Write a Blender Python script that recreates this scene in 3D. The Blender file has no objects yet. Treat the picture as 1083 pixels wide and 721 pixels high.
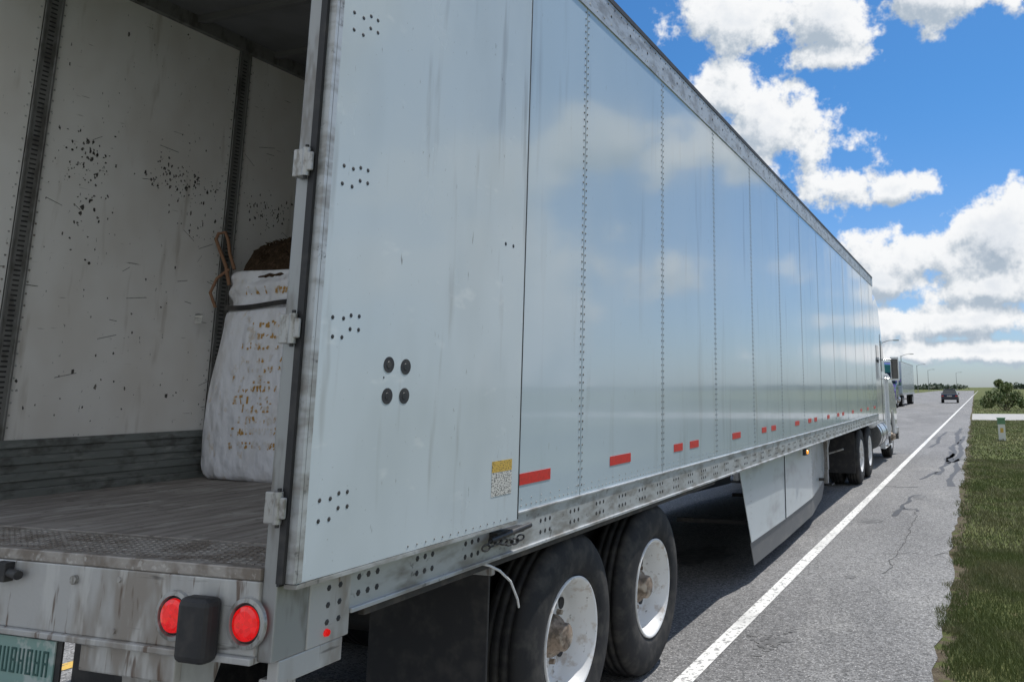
import bpy, bmesh, math, random
import numpy as np
from mathutils import Vector, Matrix
random.seed(7); rng=np.random.default_rng(7)
sc=bpy.context.scene
sc.view_settings.view_transform='Standard'; sc.view_settings.look='None'; sc.view_settings.exposure=0
COL=sc.collection
RAD=math.radians
# ---------------------------------------------------------------- materials
def ramp(nt,src,lo,hi,inv=False):
    m=nt.nodes.new('ShaderNodeMapRange'); m.interpolation_type='SMOOTHSTEP'
    m.inputs['From Min'].default_value=lo; m.inputs['From Max'].default_value=hi
    if inv: m.inputs['To Min'].default_value=1; m.inputs['To Max'].default_value=0
    nt.links.new(src,m.inputs['Value']); return m.outputs['Result']
def mat(name,base,rough=.5,metal=0,layers=(),bump=None,rlayer=None,spec=.5,emit=None,coat=0,voro=None,cr=.04):
    """layers: (color,(sx,sy,sz),detail,lo,hi,fac)"""
    m=bpy.data.materials.new(name); m.use_nodes=True; nt=m.node_tree; b=nt.nodes['Principled BSDF']
    b.inputs['Base Color'].default_value=(*base,1); b.inputs['Roughness'].default_value=rough
    b.inputs['Metallic'].default_value=metal; b.inputs['Specular IOR Level'].default_value=spec
    if coat: b.inputs['Coat Weight'].default_value=coat; b.inputs['Coat Roughness'].default_value=cr
    tc=nt.nodes.new('ShaderNodeTexCoord'); co=tc.outputs['Object']
    cur=None; off=0
    def nz(scale,detail,o):
        mp=nt.nodes.new('ShaderNodeMapping'); mp.inputs['Scale'].default_value=scale; mp.inputs['Location'].default_value=(o*3.1,o*1.7,o*2.3)
        nt.links.new(co,mp.inputs['Vector']); n=nt.nodes.new('ShaderNodeTexNoise'); n.inputs['Scale'].default_value=1
        n.inputs['Detail'].default_value=min(detail,3); n.inputs['Roughness'].default_value=.62
        nt.links.new(mp.outputs[0],n.inputs['Vector']); return n.outputs['Fac']
    for (c,s,d,lo,hi,f) in layers:
        off+=1
        r=ramp(nt,nz(s,d,off),lo,hi)
        mu=nt.nodes.new('ShaderNodeMath'); mu.operation='MULTIPLY'; mu.inputs[1].default_value=f; nt.links.new(r,mu.inputs[0])
        mx=nt.nodes.new('ShaderNodeMix'); mx.data_type='RGBA'; mx.inputs[7].default_value=(*c,1)
        if cur is None: mx.inputs[6].default_value=(*base,1)
        else: nt.links.new(cur,mx.inputs[6])
        nt.links.new(mu.outputs[0],mx.inputs[0]); cur=mx.outputs[2]
    if voro:
        s,c,f=voro
        v=nt.nodes.new('ShaderNodeTexVoronoi'); v.inputs['Scale'].default_value=s; nt.links.new(co,v.inputs['Vector'])
        bw=nt.nodes.new('ShaderNodeSeparateColor'); nt.links.new(v.outputs['Color'],bw.inputs[0])
        mr=nt.nodes.new('ShaderNodeMapRange'); mr.inputs['To Min'].default_value=1-f; mr.inputs['To Max'].default_value=1+f; nt.links.new(bw.outputs[0],mr.inputs['Value'])
        mx=nt.nodes.new('ShaderNodeVectorMath'); mx.operation='SCALE'
        if cur is None: mx.inputs[0].default_value=base
        else: nt.links.new(cur,mx.inputs[0])
        nt.links.new(mr.outputs[0],mx.inputs['Scale']); cur=mx.outputs[0]
    if cur is not None: nt.links.new(cur,b.inputs['Base Color'])
    if rlayer:
        s,d,lo,hi,r0,r1=rlayer
        n=nz(s,d,9); mr=nt.nodes.new('ShaderNodeMapRange'); mr.inputs['From Min'].default_value=lo; mr.inputs['From Max'].default_value=hi
        mr.inputs['To Min'].default_value=r0; mr.inputs['To Max'].default_value=r1; nt.links.new(n,mr.inputs['Value']); nt.links.new(mr.outputs[0],b.inputs['Roughness'])
    if bump:
        prev=None
        for (s,d,st,dist) in bump:
            off+=1
            n=nz(s,min(d,2),off+20); bp=nt.nodes.new('ShaderNodeBump'); bp.inputs['Strength'].default_value=st; bp.inputs['Distance'].default_value=dist
            nt.links.new(n,bp.inputs['Height'])
            if prev: nt.links.new(prev,bp.inputs['Normal'])
            prev=bp.outputs['Normal']
        nt.links.new(prev,b.inputs['Normal'])
    if emit:
        b.inputs['Emission Color'].default_value=(*emit[0],1); b.inputs['Emission Strength'].default_value=emit[1]
    return m
U3=lambda s:(s,s,s)
DIRT=(.17,.145,.115)
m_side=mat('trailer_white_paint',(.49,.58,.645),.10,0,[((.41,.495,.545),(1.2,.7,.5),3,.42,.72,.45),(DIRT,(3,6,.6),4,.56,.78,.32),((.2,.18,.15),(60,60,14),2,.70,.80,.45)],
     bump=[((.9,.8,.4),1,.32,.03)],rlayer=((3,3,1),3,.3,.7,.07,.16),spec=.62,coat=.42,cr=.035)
m_door=mat('door_white_liner',(.54,.605,.645),.22,0,[((.43,.485,.51),(1.5,2,1),3,.42,.72,.45),(DIRT,(12,9,1.0),4,.58,.78,.42),((.12,.11,.10),(50,40,8),3,.67,.75,.7),((.15,.14,.12),(8,70,60),2,.70,.77,.5),((.75,.78,.78),(4,4,9),3,.62,.75,.35)],
     bump=[((1.5,1.5,1.0),1,.2,.015)],rlayer=((4,4,2),3,.3,.7,.10,.30),spec=.5,coat=.22)
m_rail=mat('bottom_rail_aluminium',(.50,.52,.53),.42,.35,[(DIRT,(6,5,14),4,.42,.68,.65),((.08,.075,.07),(30,24,30),3,.60,.74,.7)],bump=[((30,30,30),2,.15,.004)])
m_galv=mat('galvanised_steel',(.50,.50,.49),.5,.3,[((.27,.23,.19),(7,7,2.5),4,.44,.66,.75),((.64,.64,.62),(14,10,4),3,.54,.68,.6),((.13,.075,.045),(26,26,4),4,.60,.70,.8),((.09,.08,.075),(4,4,30),3,.62,.72,.7)],bump=[((25,25,25),2,.25,.005)])
m_frame=mat('frame_metal',(.36,.37,.37),.45,.5,[((.16,.14,.12),(14,14,4),4,.45,.66,.7)],bump=[((30,30,14),2,.2,.004)])
m_hinge=mat('hinge_metal',(.46,.46,.45),.42,.5,[((.18,.16,.13),(40,40,20),3,.45,.64,.7)])
m_dark=mat('dark_rubber_seal',(.025,.025,.027),.6,0,[((.07,.065,.06),(10,10,10),3,.45,.7,.6)])
m_black=mat('black_steel',(.022,.022,.023),.5,0,[((.075,.068,.06),(7,7,7),3,.42,.68,.7)],bump=[((30,30,30),2,.2,.005)])
m_tire=mat('tyre_rubber',(.024,.024,.025),.75,0,[((.085,.08,.07),(6,9,9),4,.42,.70,.55)],bump=[((80,80,80),2,.2,.003)],spec=.3)
m_rim=mat('white_wheel_paint',(.74,.75,.75),.38,0,[((.40,.32,.24),(14,14,14),4,.52,.70,.6),((.10,.08,.06),(24,24,24),3,.63,.72,.6)])
m_hub=mat('rusty_hub',(.26,.20,.15),.6,.3,[((.09,.07,.05),(25,25,25),3,.4,.62,.8),((.52,.46,.38),(14,14,14),3,.50,.66,.7)],bump=[((60,60,60),2,.3,.004)])
m_liner=mat('interior_liner',(.86,.845,.82),.5,0,[((.72,.68,.63),(1,2,1.4),3,.40,.70,.6),((.46,.41,.35),(9,9,1.6),3,.60,.76,.5),((.10,.09,.08),(20,60,22),2,.70,.76,.8),((.14,.12,.10),(6,5,60),2,.71,.77,.7)],spec=.3)
m_post=mat('logistic_post',(.26,.26,.25),.5,.4,[((.10,.09,.08),(14,14,6),3,.45,.66,.7)])
m_kick=mat('kick_plate',(.22,.24,.23),.5,.3,[((.40,.41,.39),(6,5,40),4,.50,.72,.6),((.09,.085,.08),(9,8,14),3,.5,.7,.7)])
m_floor=mat('hardwood_floor',(.34,.31,.28),.75,0,[((.18,.16,.14),(22,2.2,5),4,.40,.66,.75),((.54,.51,.47),(9,4,9),4,.50,.70,.65),((.08,.07,.06),(16,16,16),3,.60,.72,.6)],bump=[((60,6,10),2,.5,.006)],spec=.3)
m_thr=mat('threshold_plate',(.42,.39,.36),.5,.4,[((.19,.155,.125),(9,14,9),4,.40,.62,.8),((.62,.60,.57),(40,40,40),2,.58,.7,.6)],bump=[((90,90,90),1,.5,.004)])
m_roofi=mat('roof_bow',(.16,.16,.16),.6,.1)
m_under=mat('underframe',(.045,.043,.04),.7,.2,[((.13,.11,.09),(8,8,8),4,.45,.7,.6)],bump=[((20,20,20),2,.2,.01)])
m_red=mat('red_reflective_tape',(.62,.035,.03),.35,0,[((.35,.04,.03),(30,40,60),3,.45,.7,.5)])
m_lens=mat('red_lens_lit',(.45,.004,.006),.12,0,emit=((1,.012,.012),.42),coat=.5,voro=(85,(0,0,0),.5))
m_amber=mat('amber_lens_lit',(.8,.3,.03),.2,0,emit=((1,.35,.03),1.2))
m_skirt=mat('skirt_panel',(.54,.60,.62),.2,0,[(DIRT,(1,1.2,3),4,.48,.75,.4)],bump=[((1,.8,.5),1,.2,.02)],coat=.2)
m_rub=mat('skirt_rubber',(.10,.105,.11),.5,0,[((.2,.19,.17),(2,1.5,6),3,.45,.7,.5)])
m_yel=mat('yellow_label',(.60,.40,.08),.5,0,[((.05,.04,.03),(10,120,160),2,.55,.6,.8)])
m_wlab=mat('white_label',(.62,.61,.57),.5,0,[((.08,.08,.08),(10,90,170),2,.50,.56,.8)])
m_bag=mat('woven_bag',(.85,.86,.90),.55,0,[((.70,.68,.66),(5,5,3),4,.42,.70,.6),((.55,.40,.20),(14,14,9),3,.60,.72,.45),((.34,.27,.20),(10,10,10),4,.62,.78,.5)],
     bump=[((6,6,3.0),3,1.0,.08),((20,20,12),2,.6,.018)],spec=.35)
m_print=mat('bag_print',(.50,.28,.07),.6,0,[((.78,.77,.76),(14,14,16),3,.44,.56,.95)])
m_soil=mat('compost_soil',(.055,.036,.022),.95,0,[((.11,.07,.045),(40,40,40),3,.5,.65,.7)],bump=[((50,50,50),3,1,.03)],spec=.1)
m_strap=mat('lifting_strap',(.26,.14,.08),.8)
m_plate=mat('green_plate',(.22,.36,.33),.35,0,[((.6,.62,.6),(14,14,14),3,.5,.6,.5)])
m_platetx=mat('plate_letters',(.03,.10,.09),.4)
m_cord=mat('white_cord',(.65,.66,.66),.5)
m_roofskin=mat('roof_underside',(.20,.205,.21),.6,0,[((.13,.13,.13),(2,2,2),3,.4,.7,.6)])
# environment
m_asph=mat('worn_asphalt',(.205,.205,.206),.85,0,[((.14,.14,.142),(.5,.16,.5),4,.42,.68,.75),((.28,.278,.272),(1.6,.6,1),4,.50,.75,.6),((.48,.47,.46),(80,80,80),2,.58,.66,.8),((.045,.045,.047),(66,66,66),2,.58,.66,.85)],
     bump=[((100,100,100),2,.6,.008)],spec=.25,voro=(60,(0,0,0),.42))
m_line=mat('road_paint_white',(.74,.74,.72),.7,0,[((.20,.20,.20),(28,20,28),4,.52,.64,.85),((.38,.38,.37),(3,1.2,3),3,.45,.7,.5)])
m_yline=mat('road_paint_yellow',(.62,.40,.08),.7,0,[((.14,.14,.14),(28,20,28),4,.52,.64,.85)])
m_tar=mat('tar_seal',(.028,.028,.029),.55)
m_crack=mat('asphalt_crack',(.06,.06,.06),.9)
m_stain=mat('oil_stain',(.085,.085,.086),.7,0,[((.17,.17,.17),(14,14,14),3,.42,.66,.9)])
m_conc=mat('concrete',(.38,.375,.36),.85,0,[((.28,.275,.26),(2,2,2),4,.45,.7,.6)])
m_ground=mat('grass_ground',(.105,.125,.045),.95,0,[((.18,.175,.085),(.35,.2,.35),4,.45,.70,.8),((.07,.09,.03),(1.8,.9,1),4,.45,.68,.7),((.22,.185,.11),(5,4,5),4,.58,.72,.6)],bump=[((18,18,18),3,1,.06)],spec=.1)
m_dirt=mat('verge_dirt',(.12,.10,.07),.95,0,[((.07,.055,.04),(12,12,12),4,.42,.66,.8),((.20,.175,.13),(60,60,60),2,.58,.7,.6),((.08,.10,.03),(7,7,7),3,.5,.6,.8)],bump=[((50,50,50),2,.8,.02)],spec=.1)
def leafmat(name,c1,c2,c3,sc_=3.):
    return mat(name,c1,.6,0,[(c2,U3(sc_),2,.42,.6,.9),(c3,U3(sc_*7),2,.55,.7,.7)],spec=.25)
m_blade=leafmat('grass_blades',(.14,.17,.06),(.23,.22,.12),(.095,.125,.042),1.3)
m_leaf=leafmat('leaves',(.085,.13,.04),(.13,.155,.055),(.045,.075,.025),1.5)
m_fleaf=leafmat('distant_foliage',(.05,.08,.05),(.07,.095,.06),(.035,.055,.035),.08)
m_bark=mat('bark',(.12,.09,.065),.9)
m_cabw=mat('cab_white_paint',(.72,.75,.78),.15,0,[((.5,.5,.5),(2,2,2),3,.5,.7,.3)],coat=.6)
m_glass=mat('dark_glass',(.012,.016,.02),.04,0,spec=.9)
m_chrome=mat('chrome',(.65,.66,.67),.15,1)
m_alu=mat('tank_aluminium',(.6,.61,.62),.25,1)
m_blue=mat('cab_teal_paint',(.02,.11,.10),.2,0,[((.10,.07,.28),(.9,.9,.9),1,.48,.52,1)],coat=.5)
m_carp=mat('car_dark_paint',(.02,.025,.04),.15,0,coat=.7)
m_lampg=mat('lamp_pole_grey',(.30,.31,.31),.5,.5)
m_hl=mat('headlamp',(.8,.8,.78),.1)
m_pedg=mat('pedestal_green',(.10,.22,.12),.5); m_pedw=mat('pedestal_white',(.62,.64,.60),.5)
# ---------------------------------------------------------------- mesh builder
class MB:
    def __init__(s): s.v=[];s.f=[];s.m=[];s.mats=[];s.sm=[]
    def mi(s,m):
        if m not in s.mats: s.mats.append(m)
        return s.mats.index(m)
    def add(s,vs,fs,m,smooth=False):
        o=len(s.v); s.v+= [tuple(v) for v in vs]; k=s.mi(m)
        for f in fs: s.f.append([i+o for i in f]); s.m.append(k); s.sm.append(smooth)
    def box(s,x0,x1,y0,y1,z0,z1,m):
        vs=[(x,y,z) for x in (x0,x1) for y in (y0,y1) for z in (z0,z1)]
        s.add(vs,[(0,1,3,2),(4,6,7,5),(0,4,5,1),(2,3,7,6),(0,2,6,4),(1,5,7,3)],m)
    def cyl(s,p0,p1,r0,r1=None,n=16,m=None,smooth=True,caps=True):
        r1=r0 if r1 is None else r1; p0=Vector(p0);p1=Vector(p1); d=(p1-p0).normalized()
        a=d.orthogonal().normalized(); b=d.cross(a); vs=[]
        for p,r in((p0,r0),(p1,r1)):
            for i in range(n):
                t=2*math.pi*i/n; vs.append(p+a*math.cos(t)*r+b*math.sin(t)*r)
        s.add(vs,[(i,(i+1)%n,n+(i+1)%n,n+i) for i in range(n)],m,smooth)
        if caps: s.add(vs,[list(range(n))[::-1],list(range(n,2*n))],m)
    def lathe(s,c,prof,n,m,sgn=-1):
        vs=[];fs=[];k=len(prof)
        for i in range(n):
            t=2*math.pi*i/n
            for (x,r) in prof: vs.append((c[0]+sgn*x,c[1]+r*math.cos(t),c[2]+r*math.sin(t)))
        for i in range(n):
            j=(i+1)%n
            for q in range(k-1): fs.append((i*k+q,i*k+q+1,j*k+q+1,j*k+q))
        s.add(vs,fs,m,True)
    def prism(s,poly,x0,x1,m,smooth=False):
        n=len(poly); vs=[(x0,y,z) for y,z in poly]+[(x1,y,z) for y,z in poly]
        s.add(vs,[list(range(n)),list(range(n,2*n))[::-1]]+[(i,n+i,n+(i+1)%n,(i+1)%n) for i in range(n)],m,smooth)
    def tube(s,pts,r,n,m):
        pts=[Vector(p) for p in pts]; vs=[];a=None
        for i,p in enumerate(pts):
            d=(pts[min(i+1,len(pts)-1)]-pts[max(i-1,0)]).normalized()
            a=d.orthogonal().normalized() if a is None else (a-d*a.dot(d)).normalized()
            b=d.cross(a)
            for k in range(n):
                t=2*math.pi*k/n; vs.append(p+a*math.cos(t)*r+b*math.sin(t)*r)
        fs=[(i*n+k,i*n+(k+1)%n,(i+1)*n+(k+1)%n,(i+1)*n+k) for i in range(len(pts)-1) for k in range(n)]
        s.add(vs,fs,m,True)
    def rivx(s,x,y,z,r,m,h=.003):
        n=6; vs=[(x,y+r*math.cos(i*math.pi/3),z+r*math.sin(i*math.pi/3)) for i in range(n)]
        vs+=[(x+h,y+.5*r*math.cos(i*math.pi/3),z+.5*r*math.sin(i*math.pi/3)) for i in range(n)]
        s.add(vs,[(i,(i+1)%n,n+(i+1)%n,n+i) for i in range(n)]+[list(range(n,2*n))],m)
    def build(s,name,parent=None,bevel=0,seg=2):
        me=bpy.data.meshes.new(name); me.from_pydata(s.v,[],s.f); 
        for m in s.mats: me.materials.append(m)
        me.polygons.foreach_set('material_index',s.m); me.polygons.foreach_set('use_smooth',s.sm); me.update()
        bm=bmesh.new(); bm.from_mesh(me); bmesh.ops.recalc_face_normals(bm,faces=bm.faces); bm.to_mesh(me); bm.free()
        o=bpy.data.objects.new(name,me); COL.objects.link(o)
        if parent: o.parent=parent
        if bevel:
            b=o.modifiers.new('bevel','BEVEL'); b.width=bevel; b.segments=seg; b.limit_method='ANGLE'; b.angle_limit=RAD(40)
        return o
def empty(name):
    e=bpy.data.objects.new(name,None); COL.objects.link(e); return e
def wheel(M,xo,yc,zc,R=.505,W=.27,sgn=-1,dish=True,dual=True,n=64):
    s=R/.505
    prof=[(.045,.286),(.018,.292),(.004,.33),(0,.38),(.004,.42),(.014,.455),(.026,.478),(.045,.497),(.06,.503),(.082,.505),(.084,.493),(.094,.493),(.096,.505),(.13,.505),(.132,.493),(.142,.493),(.144,.505),
          (.178,.505),(.18,.493),(.19,.493),(.192,.505),(.21,.503),(.235,.49),(.255,.455),(.27,.38),(.262,.31),(.235,.286)]
    prof=[(x,r*s) for x,r in prof]
    M.lathe((xo,yc,zc),prof,n,m_tire,sgn)
    if dual: M.lathe((xo+sgn*.32,yc,zc),prof,n,m_tire,sgn)
    dp=.165 if dish else .03
    M.lathe((xo,yc,zc),[(.05,.283*s),(.012,.290*s),(.008,.284*s),(.014,.272*s),(.045,.266*s),(.06,.252*s),(dp-.02,.246*s),(dp,.235*s),(dp+.006,.20*s),(dp-.004,.15*s),(dp-.006,.10*s)],n,m_rim,sgn)
    M.lathe((xo,yc,zc),[(dp,.105*s),(dp-.05,.098*s),(dp-.07,.085*s),(dp-.075,.07*s),(dp-.115,.066*s),(dp-.125,.055*s),(dp-.127,0.001)],28,m_hub,sgn)
    for i in range(10):
        t=2*math.pi*i/10; y=yc+.143*s*math.cos(t); z=zc+.143*s*math.sin(t)
        M.cyl((xo+sgn*(dp),y,z),(xo+sgn*(dp-.03),y,z),.016*s,.014*s,6,m_hub,False)
    for i in range(5):
        t=2*math.pi*(i+.5)/5; y=yc+.20*s*math.cos(t); z=zc+.20*s*math.sin(t)
        M.cyl((xo+sgn*(dp+.02),y,z),(xo+sgn*(dp-.004),y,z),.030*s,.030*s,14,m_dark,False)
# ================================================================= SEMI TRAILER
TR=empty('semi_trailer'); L=16.15; P=1.219; Y1=1.986; ZT=3.90
M=MB()
ys=[.12]+[Y1+P*k for k in range(-1,12)]+[L-.05]
for side,(xa,xb) in enumerate([(-.012,0.0),(-2.59,-2.578)]):
    for a,b in zip(ys[:-1],ys[1:]):
        M.box(xa,xb,a+.0035,b-.0035,1.19,ZT,m_side)
M.box(-.016,-.006,.1,L-.04,1.19,ZT,m_dark); M.box(-2.584,-2.572,.1,L-.04,1.19,ZT,m_dark)
M.build('side_panels',TR,bevel=.0015,seg=1)
M=MB()
for a,b in zip([.05]+[.757+P*k for k in range(0,13)],[.757+P*k for k in range(0,13)]+[L-.1]):
    M.box(-2.56,-2.54,a+.001,b-.001,1.50,4.0,m_liner); M.box(-.045,-.02,a+.001,b-.001,1.50,4.0,m_liner)
M.box(-2.56,-.02,L-.1,L-.06,1.2,4.0,m_liner)
M.build('interior_liner',TR)
M=MB()
for k in range(13):
    y=.757+P*k
    for (xa,xb,sx) in((-2.54,-2.531,1),(-.052,-.045,-1)):
        M.box(xa,xb,y-.045,y+.045,1.50,4.0,m_post)
        if k<4 and sx==1:
            M.box(xa,xb+.006,y-.045,y-.034,1.50,4.0,m_post); M.box(xa,xb+.006,y+.034,y+.045,1.50,4.0,m_post)
            for i in range(96):
                z=1.53+i*.025; M.box(xb-.001,xb+.0012,y-.016,y+.016,z,z+.009,m_dark)
for (xa,xb) in((-2.56,-2.515),(-.065,-.03)):
    for i in range(7):
        M.box(xa,xb-.012*(i%2)*(1 if xa<-1 else 0),.13,L-.1,1.225+i*.04,1.225+(i+1)*.04-.001,m_kick)
M.build('posts_and_kick_plates',TR,bevel=.002,seg=1)
M=MB()
def blot(y,z,r,x=-2.5388,el=1.,m=m_dark):
    n=random.randint(5,8); vs=[]
    for i in range(n):
        t=2*math.pi*i/n; q=r*random.uniform(.4,1.2); vs.append((x,y+q*math.cos(t),z+q*math.sin(t)*el))
    M.add(vs,[list(range(n))],m)
m_scuff=mat('scuff_marks',(.06,.055,.05),.8,0,[((.40,.37,.34),(60,60,60),2,.5,.65,.6)])
for (cy,cz,sy,sz,n) in [(1.02,2.98,.09,.10,95),(1.08,2.70,.07,.12,26),(1.62,3.0,.13,.06,130),(1.75,2.76,.12,.10,36),(2.3,2.95,.12,.06,80),(2.25,2.6,.1,.2,18),(1.4,2.2,.4,.35,34),(1.4,3.3,.3,.25,20),(.5,2.4,.3,.5,20),(1.5,1.75,.4,.12,24)]:
    for i in range(n): blot(cy+random.gauss(0,sy),cz+random.gauss(0,sz),random.uniform(.002,.0085)*(1.6 if random.random()<.12 else 1),el=random.uniform(.5,2.0),m=m_scuff)
for i in range(40):
    y=random.uniform(.3,2.6);z=random.uniform(1.6,3.4);l=random.uniform(.03,.14);a=random.gauss(0,.5)
    M.add([(-2.5386,y,z),(-2.5386,y+l*math.cos(a),z+l*math.sin(a)),(-2.5386,y+l*math.cos(a),z+l*math.sin(a)+.003),(-2.5386,y,z+.003)],[(0,1,2,3)],m_scuff)
for k in range(4):
    for dy in (-.06,.06):
        for i in range(40): M.box(-2.541,-2.537,.757+P*k+dy-.004,.757+P*k+dy+.004,1.56+i*.06,1.568+i*.06,m_galv)
M.build('wall_scuffs_and_rivets',TR)
M=MB()
nb=18; w=2.47/nb
for i in range(nb):
    M.box(-2.53+i*w+.0012,-2.53+(i+1)*w-.0012,.30,L-.1,1.19,1.225,m_floor)
M.box(-2.55,-.04,.29,L-.1,1.17,1.19,m_under)
M.build('floor_boards',TR,bevel=.002,seg=1)
M=MB()
M.box(-2.55,-.045,0.0,.298,1.185,1.222,m_thr)
for i in range(82):
    for j in range(9):
        x=-2.5+i*.03+(.015 if j%2 else 0); M.box(x-.008,x+.008,.03+j*.028,.033+j*.028+.003,1.222,1.2245,m_thr)
M.build('threshold',TR,bevel=.003)
M=MB()
M.box(-2.56,-.03,.121,L-.02,4.056,4.070,m_roofskin)
for i in range(26): M.box(-2.54,-.05,.35+i*.61,.39+i*.61,4.015,4.0555,m_roofi)
M.box(-2.54,-2.50,.13,L-.1,3.97,4.0555,m_post); M.box(-.09,-.05,.13,L-.1,3.97,4.0555,m_post)
M.build('roof',TR)
M=MB()
for (xa,xb) in((-.03,.008),(-2.598,-2.56)): M.box(xa,xb,.12,L,ZT-.02,4.075,m_rail)
M.box(-.028,.013,.12,L,4.055,4.088,m_dark)
for i in range(int(16/.1)):
    y=.2+i*.1
    M.rivx(.008,y,3.915,.007,m_galv); M.rivx(.008,y+.05,4.03,.007,m_dark)
    if i%3==0: M.rivx(.008,y,3.97,.011,m_dark)
M.build('top_rail',TR)
M=MB()
for (xa,xb,s_) in((-.05,.010,1),(-2.60,-2.54,-1)):
    M.box(xa,xb,.30,L,1.035,1.20,m_rail)
    if s_==1: M.box(xb-.001,xb+.012,.30,L,1.033,1.048,m_rail); M.box(xb-.001,xb+.008,.30,L,1.192,1.203,m_rail)
o=M.build('bottom_rail',TR,bevel=.003)
M=MB()
y=.34
while y<15.9:
    for a in (0,.045,.09):
        for z in (1.085,1.135): M.rivx(.010,y+a,z,.011,m_dark,.002)
    y+=.305
for i in range(320):
    y=1.3+i*.046
    M.rivx(.0005,y,1.222,.005,m_galv,.002); 
    if i%2==0: M.rivx(.0005,y,1.25,.004,m_galv,.002)
for k in range(12):
    y=Y1+P*k
    if y>L-.2: continue
    n=int((ZT-1.24)/.04)
    for i in range(n):
        z=1.25+i*.04
        M.rivx(.0005,y-.019,z,.0068,m_post,.003); M.rivx(.0005,y+.019,z,.0068,m_post,.003)
for i in range(56):
    M.rivx(.0005,L-.12,1.25+i*.047,.006,m_galv)
M.build('rivets',TR)
M=MB()
seg=[(1.37,1.66),(2.36,2.66),(3.42,3.60),(3.76,3.96),(4.88,5.14),(5.92,6.1),(6.32,6.52),(7.5,7.74),(8.3,8.5),(8.72,8.9),(9.7,9.9),(10.6,10.8),(11.1,11.3),(12.2,12.4),(13.3,13.5),(14.3,14.5),(15.4,15.7)]
for a,b in seg:
    M.box(-.002,.0022,a,b,1.312,1.362,m_red)
M.build('reflective_tape',TR)
M=MB()
M.box(-.042,.012,-.01,.12,.97,4.085,m_frame)
M.box(-2.602,-2.53,-.01,.12,.97,4.085,m_frame)
M.box(-2.53,-.042,-.01,.12,3.95,4.085,m_frame)
M.box(-2.53,-.042,-.02,.0,1.19,1.226,m_thr)
M.box(-2.53,-.042,-.02,.0,.985,1.189,m_galv)
M.box(-2.53,-.042,-.035,.02,.965,.985,m_galv)
M.box(-2.53,-.06,0.001,.06,.986,1.184,m_under)
M.box(-.02,.014,.121,.30,.97,1.20,m_galv)
M.box(-.03,.010,.02,.28,.90,.969,m_galv)
for z in (1.03,1.08,1.13): M.rivx(.014,.25,z,.010,m_dark,.002); M.rivx(.014,.20,z,.010,m_dark,.002)
M.build('rear_frame',TR,bevel=.004)
M=MB()
for z in (3.75,3.1,2.44,1.92,1.40):
    M.box(-.030,.022,-.042,-.0105,z-.045,z+.045,m_hinge)
    M.cyl((.022,-.040,z-.045),(.022,-.040,z+.045),.012,.012,14,m_hinge)
    M.cyl((.022,-.040,z-.055),(.022,-.040,z+.055),.006,.006,10,m_dark)
    M.box(.028,.050,-.047,-.036,z-.03,z+.03,m_hinge)
M.build('hinges',TR,bevel=.004)
M=MB()
for x in (-.355,-.075,-2.23,-2.51):
    zc=1.075
    def ringy(r0,y0,r1,y1,m,n=40):
        vs=[(x+r*math.cos(2*math.pi*i/n),y,zc+r*math.sin(2*math.pi*i/n)) for (r,y) in((r0,y0),(r1,y1)) for i in range(n)]
        M.add(vs,[(i,(i+1)%n,n+(i+1)%n,n+i) for i in range(n)],m,True)
    ringy(.072,-.020,.070,-.030,m_hinge); ringy(.070,-.030,.058,-.032,m_hinge); ringy(.058,-.032,.056,-.022,m_hinge)
    ringy(.056,-.022,.049,-.026,m_dark); ringy(.049,-.026,.047,-.032,m_lens)
    ringy(.047,-.032,.035,-.036,m_lens); ringy(.035,-.036,.001,-.038,m_lens)
M.cyl((.010,.2,1.0),(.022,.2,1.0),.013,.010,16,m_lens)
M.cyl((.02,8.05,.985),(.036,8.05,.985),.025,.02,16,m_amber); M.box(-.02,.02,7.98,8.12,.95,1.02,m_dark)
M.build('tail_and_marker_lights',TR)
M=MB()
M.box(-.285,-.165,-.085,-.022,.965,1.145,m_dark)
M.build('rubber_dock_bumper',TR,bevel=.022,seg=3)
M=MB()
M.cyl((-1.10,-.03,1.155),(-1.02,-.045,1.15),.014,.014,12,m_dark); M.box(-1.14,-1.08,-.05,-.018,1.125,1.185,m_dark)
M.cyl((-.79,-.02,1.148),(-.79,-.032,1.148),.014,.014,12,m_hinge)
for x in (-1.5,-1.2,-.6): 
    for z in (1.01,1.16): M.cyl((x,-.018,z),(x,-.026,z),.009,.009,6,m_galv,False)
M.build('sill_fittings',TR,bevel=.003)
M=MB()
M.box(-1.145,-.825,-.012,-.006,.80,.962,m_black); M.box(-1.135,-.850,-.017,-.0125,.812,.957,m_plate)
for i in range(7):
    x=-1.12+i*.037
    M.box(x,x+.006,-.0195,-.0172,.85,.925,m_platetx); M.box(x+.018,x+.024,-.0194,-.0172,.85,.925,m_platetx)
    if i%2==0: M.box(x+.006,x+.018,-.0196,-.0172,.919,.925,m_platetx)
    if i%3: M.box(x+.006,x+.018,-.0196,-.0172,.85,.856,m_platetx)
    if i%3!=1: M.box(x+.006,x+.018,-.0196,-.0172,.885,.891,m_platetx)
M.build('licence_plate',TR)
M=MB()
for x in (-.55,-2.04):
    M.prism([(.02,.964),(.34,.964),(.16,.5),(.06,.5)],x-.06,x+.06,m_galv)
    M.box(x-.20,x+.20,-.01,.018,.88,.964,m_galv)
M.box(-2.45,-.14,.03,.14,.42,.54,m_galv)
M.box(-.10,-.032,.06,.14,.55,.90,m_galv)
M.build('rear_impact_guard',TR,bevel=.006)
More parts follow.
